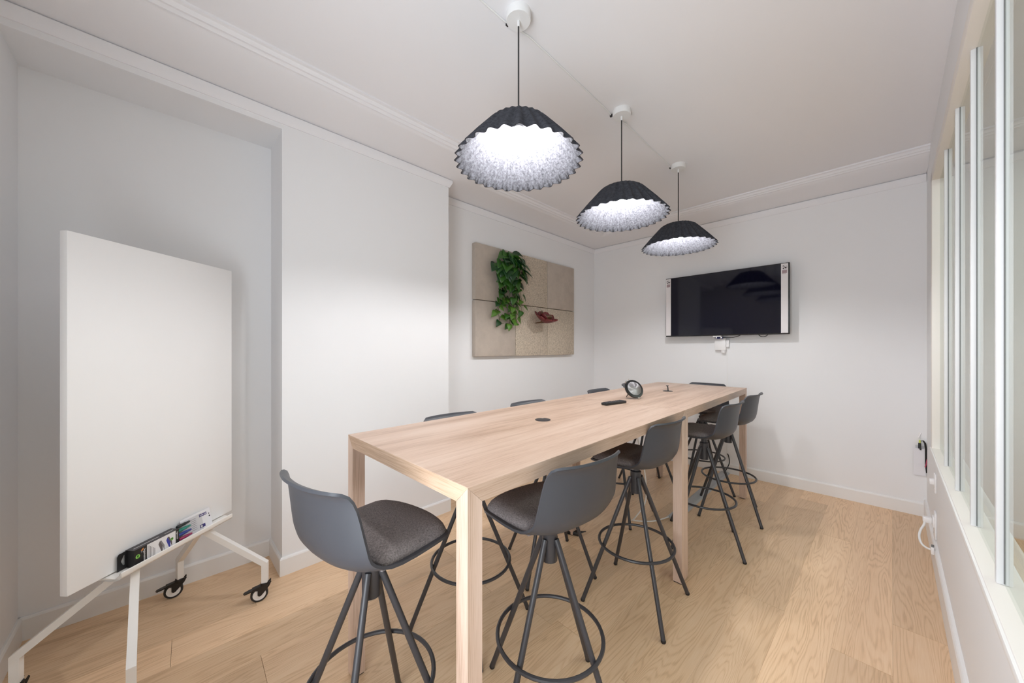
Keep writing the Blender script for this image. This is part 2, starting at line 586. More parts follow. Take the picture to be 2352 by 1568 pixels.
# skirting boards
def skirting(name, pts, h=0.113, t=0.015):
    """pts: wall-face polyline, room on the left-hand side of travel"""
    prof = [(0, 0), (t, 0), (t, h - 0.012), (t - 0.004, h - 0.004), (t - 0.008, h), (0, h)]
    return struct(sweep(pts, prof).build(name, M['trim']))


def sweep(pts, prof):
    """sweep profile (offset to the left, z) along a plan polyline with mitred corners"""
    mb = MB()
    P = [Vector((x, y, 0)) for x, y in pts]
    n = len(P)
    rings = []
    for i in range(n):
        dirs = []
        if i > 0: dirs.append((P[i] - P[i - 1]).normalized())
        if i < n - 1: dirs.append((P[i + 1] - P[i]).normalized())
        ns = [Vector((-d.y, d.x, 0)) for d in dirs]
        if len(ns) == 2:
            m_ = (ns[0] + ns[1]); m_ = m_ / max(1e-6, m_.dot(ns[0]))
        else:
            m_ = ns[0]
        rings.append([P[i] + m_ * o + Vector((0, 0, z)) for o, z in prof])
    k = len(prof)
    for r in rings:
        mb.v += [q[:] for q in r]
    for i in range(n - 1):
        for j in range(k):
            j2 = (j + 1) % k
            mb.quad(i * k + j, i * k + j2, (i + 1) * k + j2, (i + 1) * k + j)
    mb.quad(*range(k)); mb.quad(*[(n - 1) * k + j for j in reversed(range(k))])
    return mb


RR = lambda pts: list(reversed(pts))
skirting('baseboard_left', RR([(ALC, YA), (ALC, YB), (COLX, YB), (COLX, YC), (REC, YC), (REC, BACK), (RW(BACK), BACK)]))
skirting('baseboard_right', RR([(RW(BACK), BACK - 0.0), (RW(-0.5), -0.5)]), 0.148, 0.018)
skirting('baseboard_front', RR([(wx0 - 0.1, YA), (ALC, YA)]))
skirting('baseboard_corridor', RR([(RW(BACK) + 0.09, BACK), (2.5, BACK)]))

# cornice: bead on the wall, plain cove, double moulding on the ceiling
bead = [(0, 2.842), (0.008, 2.842), (0.012, 2.852), (0.026, 2.880), (0.026, 2.900), (0.018, 2.908), (0.006, 2.910)]
cove = [(0.008 + 0.345 * math.sin(a), 2.912 + 0.066 * (1 - math.cos(a)) ** 0.8) for a in [PI / 2 * i / 10 for i in range(1, 11)]]
crown = [(0.354, 2.966), (0.360, 2.958), (0.370, 2.958), (0.376, 2.966), (0.382, 2.972), (0.386, 2.968), (0.396, 2.968), (0.402, 2.976), (0.408, 2.984), (0.424, 2.988), (0.424, 3.002), (0, 3.002)]
cpath = RR([(COLX, YA), (COLX, YC), (REC, YC), (REC, BACK), (RW(BACK) - 0.004, BACK)])
ct = struct(sweep(cpath, bead + cove + crown).build('trim_1', M['ceiling'], smooth=True, sharp=30))
# cornice of the corridor, seen through the glass
struct(sweep(RR([(RW(BACK) + 0.10, BACK), (2.5, BACK)]), bead + cove + crown).build('trim_2', M['ceiling'], smooth=True, sharp=30))
# wall panel joint below the television
struct(MB().box(-1.136, -1.131, BACK - 0.0025, BACK, 0.11, 1.50).build('trim_3', M['trim']))

# ------------------------------------------------------------------ tables
TX, TY, TW, TL, TROT = -0.765, 0.586, 0.845, 1.688, 0.0138
TZ, TT = 1.05, 0.052


def table(label, y_off):
    r = thing('bar_table', label, 'table', (TX - math.sin(TROT) * y_off, TY + math.cos(TROT) * y_off, 0), TROT, 'two high oak tables end to end')
    x0, x1, y0, y1 = -TW, 0.0, 0.0, TL - 0.003
    t, g = TT, 0.0005
    mb = MB()
    z0 = TZ - t
    c = 0.0012
    T = [(x0 + c, y0 + c, TZ), (x1 - c, y0 + c, TZ), (x1 - c, y1 - c, TZ), (x0 + c, y1 - c, TZ)]
    E = [(x0, y0, TZ - c), (x1, y0, TZ - c), (x1, y1, TZ - c), (x0, y1, TZ - c)]
    cx = [(x0, 1, y0, 1), (x1, -1, y0, 1), (x1, -1, y1, -1), (x0, 1, y1, -1)]
    A = [(x + sx * (t + g), y, z0) for x, sx, y, sy in cx]      # bottom corner along x
    B = [(x, y + sy * (t + g), z0) for x, sx, y, sy in cx]      # bottom corner along y
    I = [(x + sx * (t + g), y + sy * (t + g), z0) for x, sx, y, sy in cx]
    mb.v = T + E + A + B + I
    mb.quad(0, 1, 2, 3)
    for i in range(4):
        mb.quad(i, (i + 1) % 4, 4 + (i + 1) % 4, 4 + i)
    mb.quad(4, 5, 9, 8, m=1); mb.quad(6, 7, 11, 10, m=1)        # end faces
    mb.quad(5, 6, 14, 13); mb.quad(7, 4, 12, 15)                # long faces
    for i in range(4):
        mb.quad(4 + i, 8 + i, 16 + i); mb.quad(4 + i, 16 + i, 12 + i)
    mb.quad(16, 17, 18, 19)
    mb.quad(8, 9, 17, 16); mb.quad(9 + 4, 14, 18, 17); mb.quad(10, 11, 19, 18); mb.quad(15, 12, 16, 19)
    mb.build('tabletop', [M['table_y'], M['table_x']], r)
    for x, sx, y, sy in cx:
        l = MB()
        xa, ya = x + sx * t, y + sy * t
        l.v = [(x, y, 0.006), (xa, y, 0.006), (xa, ya, 0.006), (x, ya, 0.006),
               (x, y, TZ - 0.0015), (xa, y, z0 - g), (xa, ya, z0 - g), (x, ya, z0 - g)]
        l.quad(0, 1, 2, 3); l.quad(0, 1, 5, 4); l.quad(1, 2, 6, 5); l.quad(2, 3, 7, 6); l.quad(3, 0, 4, 7)
        l.quad(4, 5, 6); l.quad(4, 6, 7)
        lo = l.build('leg', M['table_z'], r)
        MB().box(min(x, xa) + 0.003, max(x, xa) - 0.003, min(y, ya) + 0.003, max(y, ya) - 0.003, 0, 0.006).build('leg_glide', M['black'], lo)
    return r


table_a = table('high pale oak table nearest the camera, bare front end with mitred legs', 0.0)
table_b = table('high pale oak table butted behind the first, far one below the television', TL)


def on_table(u, v):
    """u across (negative to the left), v along the two tables"""
    ca, sa = math.cos(TROT), math.sin(TROT)
    return (TX + u * ca - v * sa, TY + u * sa + v * ca, TZ)


# ------------------------------------------------------------------ bar stools
def make_stool():
    r = thing('bar_stool', '', 'stool')
    rows = [  # x, z, half width, forward pull at the sides, lift at the sides
        (0.214, 0.788, 0.166, 0.0, 0.000), (0.211, 0.794, 0.184, 0, 0), (0.203, 0.798, 0.196, 0, 0), (0.188, 0.800, 0.203, 0, 0.001),
        (0.160, 0.801, 0.207, 0, 0.002), (0.11, 0.800, 0.209, 0, 0.003), (0.06, 0.798, 0.211, 0, 0.006), (0.01, 0.795, 0.212, 0, 0.010),
        (-0.04, 0.792, 0.213, 0, 0.017), (-0.080, 0.790, 0.214, 0.0, 0.027), (-0.115, 0.793, 0.215, 0.009, 0.036), (-0.143, 0.801, 0.215, 0.022, 0.038),
        (-0.163, 0.815, 0.214, 0.032, 0.032), (-0.176, 0.835, 0.212, 0.037, 0.022), (-0.184, 0.862, 0.210, 0.040, 0.010), (-0.190, 0.898, 0.206, 0.041, 0.002),
        (-0.195, 0.935, 0.201, 0.040, 0), (-0.200, 0.970, 0.196, 0.039, 0), (-0.204, 1.000, 0.191, 0.037, 0), (-0.209, 1.022, 0.185, 0.035, 0),
        (-0.216, 1.038, 0.177, 0.033, 0), (-0.228, 1.048, 0.166, 0.031, 0), (-0.241, 1.0525, 0.153, 0.030, 0)]
    C = 17
    P = []
    for x, z, hw, fx, lz in rows:
        row = []
        for j in range(C):
            u = -1 + 2 * j / (C - 1)
            a = abs(u)
            row.append(Vector((x + fx * a ** 2.3 - (0.034 * a ** 2.2 * max(0, min(1, (x - 0.02) / 0.17))), hw * u, z + lz * a ** 3)))
        P.append(row)
    grid_solid(P, 0.0085).build('seat_shell', M['shell'], r, smooth=True, sharp=60)
    # cushion
    crow = []
    xs = [0.205, 0.202, 0.193, 0.178, 0.150, 0.11, 0.06, 0.01, -0.035, -0.07, -0.092, -0.104, -0.108]
    P = []
    for i, x in enumerate(xs):
        hw = 0.194
        if x > 0.15:
            k = (x - 0.15) / 0.056
            hw = 0.194 - 0.026 * (1 - math.sqrt(max(0, 1 - k * k)))
        end = min(1, math.sqrt(max(0, 1 - (abs(x - 0.0485) / 0.1575) ** 6)))
        row = []
        for j in range(C):
            u = -1 + 2 * j / (C - 1)
            a = abs(u)
            h = 0.031 * end * math.sqrt(max(0, 1 - a ** 5))
            fw = 0.034 * a ** 2.2 * max(0, min(1, (x - 0.02) / 0.17))
            row.append(Vector((x - fw + (0.012 * a ** 2 if x < -0.09 else 0), hw * u, 0.804 + (0.018 * a ** 3 if x < 0.03 else 0.004) + h)))
        P.append(row)
    mb = MB()
    R = len(P)
    base = [Vector((p.x, p.y, 0.8005)) for rr in P for p in rr]
    top = [p for rr in P for p in rr]
    n = R * C
    fs = []
    for i in range(R - 1):
        for j in range(C - 1):
            a, b, c, d = i * C + j, i * C + j + 1, (i + 1) * C + j + 1, (i + 1) * C + j
            fs += [(a, b, c, d), (n + d, n + c, n + b, n + a)]
    ring = [j for j in range(C)] + [i * C + C - 1 for i in range(1, R)] + [(R - 1) * C + j for j in range(C - 2, -1, -1)] + [i * C for i in range(R - 2, 0, -1)]
    for a, b in zip(ring, ring[1:] + ring[:1]):
        fs.append((a, b, n + b, n + a))
    mb.add([p[:] for p in top + base], fs)
    mb.build('seat_cushion', M['cushion'], r, smooth=True, sharp=70)
    # swivel column
    MB().lathe([(0.026, 0.604), (0.030, 0.606), (0.030, 0.728), (0.026, 0.731), (0.021, 0.732), (0.021, 0.776)], 20).build('pedestal', M['steel'], r, smooth=True)
    MB().lathe([(0.024, 0.774), (0.060, 0.777), (0.085, 0.784), (0.085, 0.791)], 20).build('swivel_plate', M['steel'], r, smooth=True)
    for k in range(4):
        a = k * PI / 2
        l = MB().tube([(0.030, 0, 0.695), (0.036, 0, 0.682), (0.309, 0, 0.010)], 0.0112, 10).build('leg', M['steel'], r, smooth=True)
        l['spin'] = a
        g = MB().tube([(0.3085, 0, 0.011), (0.311, 0, 0.004), (0.312, 0, 0.0)], [0.0122, 0.0122, 0.009], 10).build('leg_glide', M['black'], l, smooth=True)
    pts = [(0.2035 * math.cos(2 * PI * k / 48), 0.2035 * math.sin(2 * PI * k / 48), 0.320) for k in range(48)]
    MB().tube(pts, 0.0078, 8, closed=True).build('foot_ring', M['steel'], r, smooth=True)
    return r


stools = [  # x, y, direction of the backrest in degrees, turn of the base in degrees, label
    (-1.168, 0.492, -79, 47, 'charcoal bar stool at the near table end, grey seat cushion fully in view'),
    (-0.8725, 1.0685, -6, 5, 'charcoal bar stool nearest the camera on the aisle side of the table'),
    (-0.934, 1.92, -4, 50, 'charcoal bar stool tucked in just before the legs where the two tables meet'),
    (-0.856, 2.858, -4, 66.5, 'charcoal bar stool on the aisle side just beyond the table joint'),
    (-0.858, 3.510, -4, 60.6, 'charcoal bar stool farthest along the aisle side, near the far table leg'),
    (-1.468, 1.147, 176, 59.7, 'charcoal bar stool on the wall side nearest the camera, in front of the white pier'),
    (-1.49, 1.822, 178, 14.4, 'charcoal bar stool second along the wall side, level with the end of the pier'),
    (-1.536, 2.822, 180, 46, 'charcoal bar stool third along the wall side, small backrest showing below the plant panels'),
    (-1.610, 3.555, 193, 0, 'charcoal bar stool behind the round speaker, last along the wall side'),
    (-1.205, 3.955, 92, 79, 'charcoal bar stool at the far table end below the television'),
]
proto = make_stool()
for i, (x, y, ba, la, lab) in enumerate(stools):
    o = proto if i == 0 else copy_tree(proto)
    o.location = (x, y, 0)
    rz = math.radians(ba + 180)
    o.rotation_euler = (0, 0, rz)
    for ch in o.children:
        if ch.name.split('.')[0] == 'leg':
            ch.rotation_euler = (0, 0, math.radians(la) - rz + ch['spin'])
    tag(o, lab, 'stool', 'charcoal bar stools around the table')

# ------------------------------------------------------------------ pendant lamps
NR = 30


def make_lamp():
    r = thing('pendant_lamp', '', 'lamp')
    # everything relative to the ceiling point above the lamp, z absolute
    zr, zt = 2.295, 2.489

    def surf(off, zlo):
        rows = []
        prof = [(0.289, zlo), (0.262, 2.327), (0.230, 2.366), (0.195, 2.406), (0.160, 2.446), (0.140, 2.468), (0.118, 2.482), (0.080, zt), (0.02, zt + 0.001)]
        n = NR * 10
        for i, (rad, z) in enumerate(prof):
            amp = 0.0105 * min(1, max(0.0, (rad - 0.10) / 0.19)) ** 0.75
            row = []
            for k in range(n):
                a = 2 * PI * k / n
                s = math.sin(a * NR)
                rr = rad - off + amp * s
                row.append((rr * math.cos(a), rr * math.sin(a), z - off * 0.55 * (i > 0) + 0.0))
            rows.append(row)
        return rows, n
    so, n = surf(0.0, zr)
    si, n = surf(0.005, zr)
    mid, n = surf(0.0035, zr)
    for nm, outer, inner, mt in (('shade', so, mid, M['felt_out']), ('shade_lining', mid, si, M['felt_in'])):
        mb = MB()
        R = len(outer)
        for row in outer + inner:
            mb.v += row
        for i in range(R - 1):
            for k in range(n):
                k2 = (k + 1) % n
                mb.quad(i * n + k, i * n + k2, (i + 1) * n + k2, (i + 1) * n + k)
                o2 = R * n
                mb.quad(o2 + i * n + k, o2 + (i + 1) * n + k, o2 + (i + 1) * n + k2, o2 + i * n + k2)
        for k in range(n):
            k2 = (k + 1) % n
            mb.quad(k, R * n + k, R * n + k2, k2)
            mb.quad((R - 1) * n + k, (R - 1) * n + k2, (2 * R - 1) * n + k2, (2 * R - 1) * n + k)
        s = mb.build(nm, mt, r, smooth=True, sharp=50)
        if nm == 'shade_lining':
            s['label'] = 'white felt lining'
    MB().lathe([(0.058, 3.0), (0.058, 2.966), (0.0555, 2.962), (0.008, 2.9615)], 40).build('canopy', M['lampwhite'], r, smooth=True)
    MB().tube([(0, 0, 2.962), (0, 0, 2.935)], 0.0065, 12).build('cord_grip', M['lampwhite'], r, smooth=True)
    MB().tube([(0.058, 0, 2.978), (0.058 - 0.004, 0, 2.978)], 0.003, 8).build('screw', M['gasket'], r)
    MB().tube([(0, 0, 2.936), (0, 0, 2.485)], 0.0038, 10).build('cord', M['blackgloss'], r, smooth=True)
    MB().lathe([(0.006, 2.512), (0.009, 2.496), (0.013, 2.489), (0.024, 2.484), (0.024, 2.458), (0.016, 2.455)], 20).build('socket', M['black'], r, smooth=True)
    pf = [(0.016, 2.452), (0.018, 2.436), (0.030, 2.418), (0.043, 2.396), (0.046, 2.378), (0.041, 2.356), (0.028, 2.340), (0.010, 2.333)]
    MB().lathe([(r_, z_ + 0.026) for r_, z_ in pf], 24).build('bulb', M['bulb'], r, smooth=True)
    return r


lamps = [(-1.149, 1.178, 0.0, 'grey felt pendant lamp with scalloped rim, nearest and largest in view'),
         (-1.143, 2.148, 0.12, 'grey felt pendant lamp with scalloped rim, middle of the row of three'),
         (-1.141, 3.132, 0.05, 'grey felt pendant lamp with scalloped rim, last of the row, above the television')]
lp = make_lamp()
for i, (x, y, rz, lab) in enumerate(lamps):
    o = lp if i == 0 else copy_tree(lp)
    o.location = (x, y, 0)
    o.rotation_euler = (0, 0, rz + math.radians(60))
    tag(o, lab, 'lamp', 'felt pendant lamps in a row over the table')
# the white flex clipped to the ceiling between the canopies
fx = MB().tube([(-1.232, -0.45, 2.9955), (-1.225, 0.6, 2.9955), (-1.222, 1.15, 2.9955), (-1.212, 1.21, 2.9955), (-1.195, 1.30, 2.9955), (-1.205, 2.08, 2.9955),
                (-1.211, 2.13, 2.9955), (-1.202, 2.20, 2.9955), (-1.186, 2.28, 2.9955), (-1.196, 3.07, 2.9955), (-1.200, 3.115, 2.9955)], 0.0042, 8)
fxo = tag(fx.build('lamp_flex', M['cable_white'], smooth=True), 'thin white cable run along the ceiling past the three lamp canopies', 'cable')
for (x, y) in ((-1.222, 1.176), (-1.213, 2.135), (-1.203, 3.118)):
    MB().box(x - 0.006, x + 0.014, y - 0.008, y + 0.006, 2.985, 2.9995, c=0.002).build('black_clip', M['black'], fxo)

# ------------------------------------------------------------------ mobile whiteboard
BM = Vector((-2.623, 0.221, 0))
BU = Vector((-0.653, 0.757, 0)).normalized()
BN = Vector((0.757, 0.653, 0)).normalized()
bang = math.atan2(BU.y, BU.x)          # local x = along board, local y = towards the wall, so -y faces the room
wb = thing('mobile_whiteboard', 'tall white mobile whiteboard on castors standing in the wall alcove', 'whiteboard', BM, bang)
MB().box(-0.672, 0.052, -0.030, 0.003, 0.474, 1.884, c=0.003).build('board', M['boardwhite'], wb, smooth=True)
MB().box(-0.60, -0.02, 0.003, 0.018, 0.60, 1.70, c=0.003).build('back_rail', M['whitemetal'], wb)
# tray: flat shelf with a rolled lip, one piece
tp = [(-0.030, 0.466), (-0.030, 0.470), (-0.078, 0.468), (-0.082, 0.474), (-0.085, 0.484), (-0.089, 0.488), (-0.093, 0.486), (-0.093, 0.470), (-0.088, 0.461), (-0.078, 0.458), (0.0, 0.458), (0.0, 0.466)]
tm = MB()
xs = [-0.555, -0.545, -0.012, 0.0]
for x in xs:
    for y, z in tp:
        sh = 0.012 if x in (-0.555, 0.0) and y < -0.08 else 0
        tm.v.append((x + (sh if x < -0.3 else -sh), y, z))
k = len(tp)
for i in range(3):
    for j in range(k):
        tm.quad(i * k + j, i * k + (j + 1) % k, (i + 1) * k + (j + 1) % k, (i + 1) * k + j)
tm.quad(*range(k)); tm.quad(*[3 * k + j for j in reversed(range(k))])
tm.build('pen_tray', M['whitemetal'], wb, smooth=True, sharp=50)
MB().box(-0.52, -0.06, -0.016, 0.016, 0.428, 0.458, c=0.002).build('cross_rail', M['whitemetal'], wb)


def bar(mb, a, b, w=0.030, d=0.030):
    """square tube between two points, mitre left plain"""
    a, b = Vector(a), Vector(b)
    t = (b - a).normalized()
    up = Vector((0, 0, 1)) if abs(t.z) < 0.95 else Vector((1, 0, 0))
    s = t.cross(up).normalized()
    q = s.cross(t).normalized()
    vs = [p + s * sx * w / 2 + q * sy * d / 2 for p in (a, b) for sx, sy in ((-1, -1), (1, -1), (1, 1), (-1, 1))]
    mb.add([v[:] for v in vs], [(0, 1, 2, 3), (7, 6, 5, 4)] + [(i, (i + 1) % 4, 4 + (i + 1) % 4, 4 + i) for i in range(4)])


def leg_bent(ap, st, zb=0.205, w=0.028):
    """leg: sloped square tube from apex to bend then straight down to the castor, mitred at the bend"""
    ap, st = Vector(ap), Vector(st)
    bend = Vector((st.x, st.y, zb))
    low = Vector((st.x, st.y, 0.100))
    h = Vector((st.x - ap.x, st.y - ap.y, 0)).normalized()
    s = Vector((-h.y, h.x, 0))
    t1 = (bend - ap).normalized()
    n1 = s.cross(t1).normalized()
    if n1.z < 0: n1 = -n1
    half = w / 2
    # mitre vector at the bend in the plane of h and z
    n2 = h
    m_ = (n1 + n2); m_ = m_ / m_.dot(n1)
    mb = MB()
    rings = [(ap, n1), (bend, m_), (low, n2)]
    for p, nn in rings:
        for a, b in ((-1, -1), (1, -1), (1, 1), (-1, 1)):
            mb.v.append((p + s * half * a + nn * half * b)[:])
    for i in range(2):
        for k_ in range(4):
            mb.quad(i * 4 + k_, i * 4 + (k_ + 1) % 4, i * 4 + 4 + (k_ + 1) % 4, i * 4 + 4 + k_)
    mb.quad(0, 1, 2, 3); mb.quad(11, 10, 9, 8)
    return mb


def to_local(p):
    d = Vector((p[0], p[1], 0)) - BM
    return Vector((d.dot(BU), -d.dot(BN) * -1 * -1, 0))


def castor(parent, st, ang):
    c = bpy.data.objects.new('castor', None)
    c.empty_display_size = 0.05
    COL.objects.link(c)
    c.parent = parent
    c.location = (st[0], st[1], 0)
    c.rotation_euler = (0, 0, ang)
    RX = Matrix.Translation((0.026, 0, 0.0415)) @ Matrix.Rotation(PI / 2, 4, 'X')
    MB().lathe([(0.031, -0.0105), (0.039, -0.0105), (0.0415, -0.006), (0.0415, 0.006), (0.039, 0.0105), (0.031, 0.0105)], 32, mx=RX, close=False).build('tyre', M['tyre'], c, smooth=True)
    w = MB().lathe([(0.0315, -0.0095), (0.0295, -0.0105), (0.020, -0.006), (0.006, -0.0085), (0.006, 0.0085), (0.020, 0.006), (0.0295, 0.0105), (0.0315, 0.0095)], 32, mx=RX)
    w.build('wheel', M['wheelwhite'], c, smooth=True, sharp=30)
    MY = Matrix.Rotation(PI / 2, 4, 'X')
    f = MB()
    f.lathe([(0.008, 0.100), (0.019, 0.100), (0.022, 0.092), (0.020, 0.080), (0.010, 0.076)], 20)
    out = [(-0.020, 0.096), (-0.027, 0.104), (-0.030, 0.098), (-0.020, 0.076), (0.018, 0.034), (0.027, 0.033), (0.034, 0.040), (0.034, 0.066), (0.060, 0.072), (0.058, 0.080), (0.022, 0.086)]
    for s in (-1, 1):
        f.prism(out, s * 0.0125 - 0.002, s * 0.0125 + 0.002, mx=MY)
    f.prism([(-0.022, 0.092), (-0.022, 0.084), (0.05, 0.074), (0.055, 0.080), (0.02, 0.088)], -0.0125, 0.0125, mx=MY)
    f.tube([(0.026, -0.017, 0.0415), (0.026, 0.017, 0.0415)], 0.006, 12)
    f.build('fork', M['castor'], c, smooth=True, sharp=35)
    p = MB()
    pts = [(0.036, -0.011), (0.075, -0.013), (0.096, -0.010), (0.101, 0.0), (0.096, 0.010), (0.075, 0.013), (0.036, 0.011)]
    MP = Matrix.Translation((0, 0, 0.086)) @ Matrix.Rotation(math.radians(12), 4, 'Y')
    p.prism(pts, -0.004, 0.003, mx=MP)
    p.prism([(0.05, -0.008), (0.058, -0.008), (0.058, 0.008), (0.05, 0.008)], -0.020, -0.003, mx=MP)
    p.build('brake_pedal', M['castor'], c, smooth=True, sharp=35)
    return c


# local frame: x along board, y = -n (room side is -y)
def loc(px, py):
    d = Vector((px, py, 0)) - BM
    return Vector((d.dot(BU), d.dot(Vector((-BU.y, BU.x, 0))), 0))


P1, P2 = loc(-2.415, 0.405), loc(-2.800, 0.060)
LEN = 0.645
stems = [(P1, -0.11), (P2, -0.11), (Vector((P1.x - LEN - 0.012, P1.y, 0)), -0.435), (Vector((P2.x - LEN + 0.008, P2.y, 0)), -0.48)]
cast_dir = math.atan2(-0.986, -0.16) - bang
for i, (st, ax) in enumerate(stems):
    sy = 1 if st.y > 0 else -1
    leg_bent((ax, (0.004 if sy > 0 else -0.02), 0.440), (st.x, st.y, 0)).build('leg', M['whitemetal'], wb)
    castor(wb, st, cast_dir + (0.0, 0.12, 0.5, 0.9)[i])

# things in the tray (placed in the board's frame)


def in_tray(name, label, cat, x):
    o = thing(name, label, cat, BM + BU * x, bang)
    return o


eb = in_tray('eraser_box', 'black carton with a green round badge and hang tab in the whiteboard tray', 'box', -0.40)
e = MB()
x0, x1 = -0.085, 0.105
e.box(x0, x1, -0.077, -0.034, 0.4715, 0.546, m=0)
eo = e.build('carton', M['boxblack'], eb)
MB().box(x0, x1 - 0.001, -0.0765, -0.0345, 0.546, 0.5464).build('top_face', M['boxgrey'], eb)
MB().box(x0 + 0.012, x1 - 0.075, -0.060, -0.058, 0.5464, 0.5468).box(x1 - 0.05, x1 - 0.012, -0.060, -0.058, 0.5464, 0.5468).build('print_line', M['print_white'], eb)
# hang tab with its opening, and slanted closing flap
tab = MB()
ty = -0.040
tab.prism([(-0.120, 0.472), (-0.1055, 0.472), (-0.1055, 0.545), (-0.114, 0.545), (-0.120, 0.535)], 0, 0.0012, mx=Matrix.Translation((0, ty, 0)) @ Matrix.Rotation(PI / 2, 4, 'X'))
for quad in ([(-0.1055, 0.472), (-0.085, 0.472), (-0.085, 0.490), (-0.1055, 0.490)], [(-0.1055, 0.533), (-0.085, 0.533), (-0.085, 0.546), (-0.1055, 0.545)],
             [(-0.0925, 0.490), (-0.085, 0.490), (-0.085, 0.533), (-0.0925, 0.533)], [(-0.1055, 0.490), (-0.099, 0.490), (-0.1055, 0.508)],
             [(-0.1055, 0.512), (-0.096, 0.533), (-0.1055, 0.533)]):
    tab.prism(quad, 0, 0.0012, mx=Matrix.Translation((0, ty, 0)) @ Matrix.Rotation(PI / 2, 4, 'X'))
tab.build('hang_tab', M['boxblack'], eb)
fy = -0.0773
RXm = (PI / 2, 0, 0)
MB().box(-0.035, x1 - 0.016, fy - 0.0004, fy, 0.474, 0.545).build('label_panel', M['print_white'], eb)
for (cx_, sz) in ((-0.072, 0.0085), (0.072, 0.0065)):
    g = MB().lathe([(sz, 0), (sz, 0.0006)], 20, mx=Matrix.Translation((cx_, fy - 0.0003, 0.514)) @ Matrix.Rotation(PI / 2, 4, 'X')).build('round_badge', M['print_green'], eb)
    MB().box(cx_ - 0.0035, cx_ + 0.0035, fy - 0.0014, fy - 0.0009, 0.512, 0.520).box(cx_ - 0.0035, cx_ + 0.0035, fy - 0.0014, fy - 0.0009, 0.508, 0.5095).build('badge_mark', M['print_dgreen'], g)
lettering('legamaster', 0.0125, M['print_white'], eb, (-0.045, fy - 0.0004, 0.534), (PI / 2, PI / 2, 0))
lettering('legamaster', 0.0085, M['print_white'], eb, (x1 - 0.008, fy - 0.0004, 0.536), (PI / 2, PI / 2, 0))
MB().prism([(-0.060, 0.533), (-0.050, 0.541), (-0.049, 0.536), (-0.054, 0.529)], 0, 0.0004, mx=Matrix.Translation((0, fy, 0)) @ Matrix.Rotation(PI / 2, 4, 'X')).build('print_emblem', M['print_orange'], eb)
MB().prism([(-0.060, 0.532), (-0.054, 0.528), (-0.058, 0.522)], 0, 0.0004, mx=Matrix.Translation((0, fy, 0)) @ Matrix.Rotation(PI / 2, 4, 'X')).build('print_emblem', M['print_grey'], eb)
for i in range(5):
    xx = -0.029 + i * 0.006
    MB().box(xx, xx + 0.0022, fy - 0.0008, fy - 0.0004, 0.478, 0.538 - 0.006 * i).build('print_text', M['print_grey'], eb)
for (ox, m1, m2) in ((0.012, M['print_brown'], M['print_grey']), (0.046, M['print_blue'], M['print_brown'])):
    mxp = Matrix.Translation((0, fy - 0.0004, 0)) @ Matrix.Rotation(PI / 2, 4, 'X')
    MB().prism([(ox, 0.520), (ox + 0.006, 0.532), (ox + 0.018, 0.505), (ox + 0.018, 0.478), (ox + 0.012, 0.484)], 0, 0.0004, mx=mxp).build('print_picture', m1, eb)
    MB().prism([(ox + 0.006, 0.532), (ox + 0.012, 0.533), (ox + 0.026, 0.504), (ox + 0.026, 0.480), (ox + 0.018, 0.505)], 0, 0.0004, mx=mxp).build('print_picture', m2, eb)

mp = in_tray('marker_pack', 'clear blister pack of coloured whiteboard markers leaning beside the black carton', 'markers', -0.183)
lean = math.radians(12)


def leanbox(mb, x0, x1, d0, d1, s0, s1):
    """slab on the plane leaning back against the board: s along the slope, d out of it"""
    ml = Matrix.Translation((0, -0.060, 0.4715)) @ Matrix.Rotation(-lean, 4, 'X')
    mb.box(x0, x1, -d1, -d0, s0, s1, mx=ml)
    return mb


leanbox(MB(), -0.075, 0.082, 0.0, 0.0008, 0.0, 0.094).build('backing_card', M['paper'], mp)
leanbox(MB(), -0.105, 0.020, 0.0155, 0.016, 0.003, 0.088).build('blister', M['blister'], mp)
leanbox(MB(), 0.004, 0.062, 0.0008, 0.0012, 0.002, 0.090).build('label_panel', M['print_white'], mp)
for i in range(3):
    b_ = leanbox(MB(), 0.020 + i * 0.014, 0.032 + i * 0.014, 0.0012, 0.0016, 0.066, 0.080).build('print_block', M['print_purple'], mp)
    leanbox(MB(), 0.023 + i * 0.014, 0.028 + i * 0.014, 0.0016, 0.0019, 0.070, 0.076).build('print_mark', M['print_white'], b_)
b_ = leanbox(MB(), 0.014, 0.044, 0.0012, 0.0016, 0.010, 0.026).build('print_block', M['print_purple'], mp)
leanbox(MB(), 0.018, 0.028, 0.0016, 0.0019, 0.013, 0.023).build('print_mark', M['print_white'], b_)
for i in range(7):
    leanbox(MB(), -0.030 + 0.003 * (i % 3), 0.0, 0.0008, 0.0012, 0.016 + i * 0.009, 0.018 + i * 0.009).build('print_text', M['print_grey'], mp)
leanbox(MB(), 0.070, 0.077, 0.0008, 0.0012, 0.048, 0.055).build('print_mark', M['boxblack'], mp)
leanbox(MB(), 0.070, 0.075, 0.0008, 0.0012, 0.062, 0.067).build('print_mark', M['boxblack'], mp)
ml = Matrix.Translation((0, -0.060, 0.4715)) @ Matrix.Rotation(-lean, 4, 'X')
for i, mt in enumerate((M['pen_red'], M['pen_blue'], M['pen_green'], M['pen_black'])):
    s = 0.012 + i * 0.0205
    mk = MB()
    mk.tube([(ml @ Vector(p))[:] for p in ((-0.102, -0.0085, s), (-0.098, -0.0085, s), (-0.060, -0.0085, s), (-0.056, -0.0085, s))], [0.005, 0.0072, 0.0072, 0.006], 12)
    o = mk.build('marker', mt, mp, smooth=True)
    MB().tube([(ml @ Vector(p))[:] for p in ((-0.056, -0.0085, s), (-0.040, -0.0085, s), (-0.036, -0.0085, s))], [0.0055, 0.0055, 0.003], 10).build('marker_cap', mt, o, smooth=True)

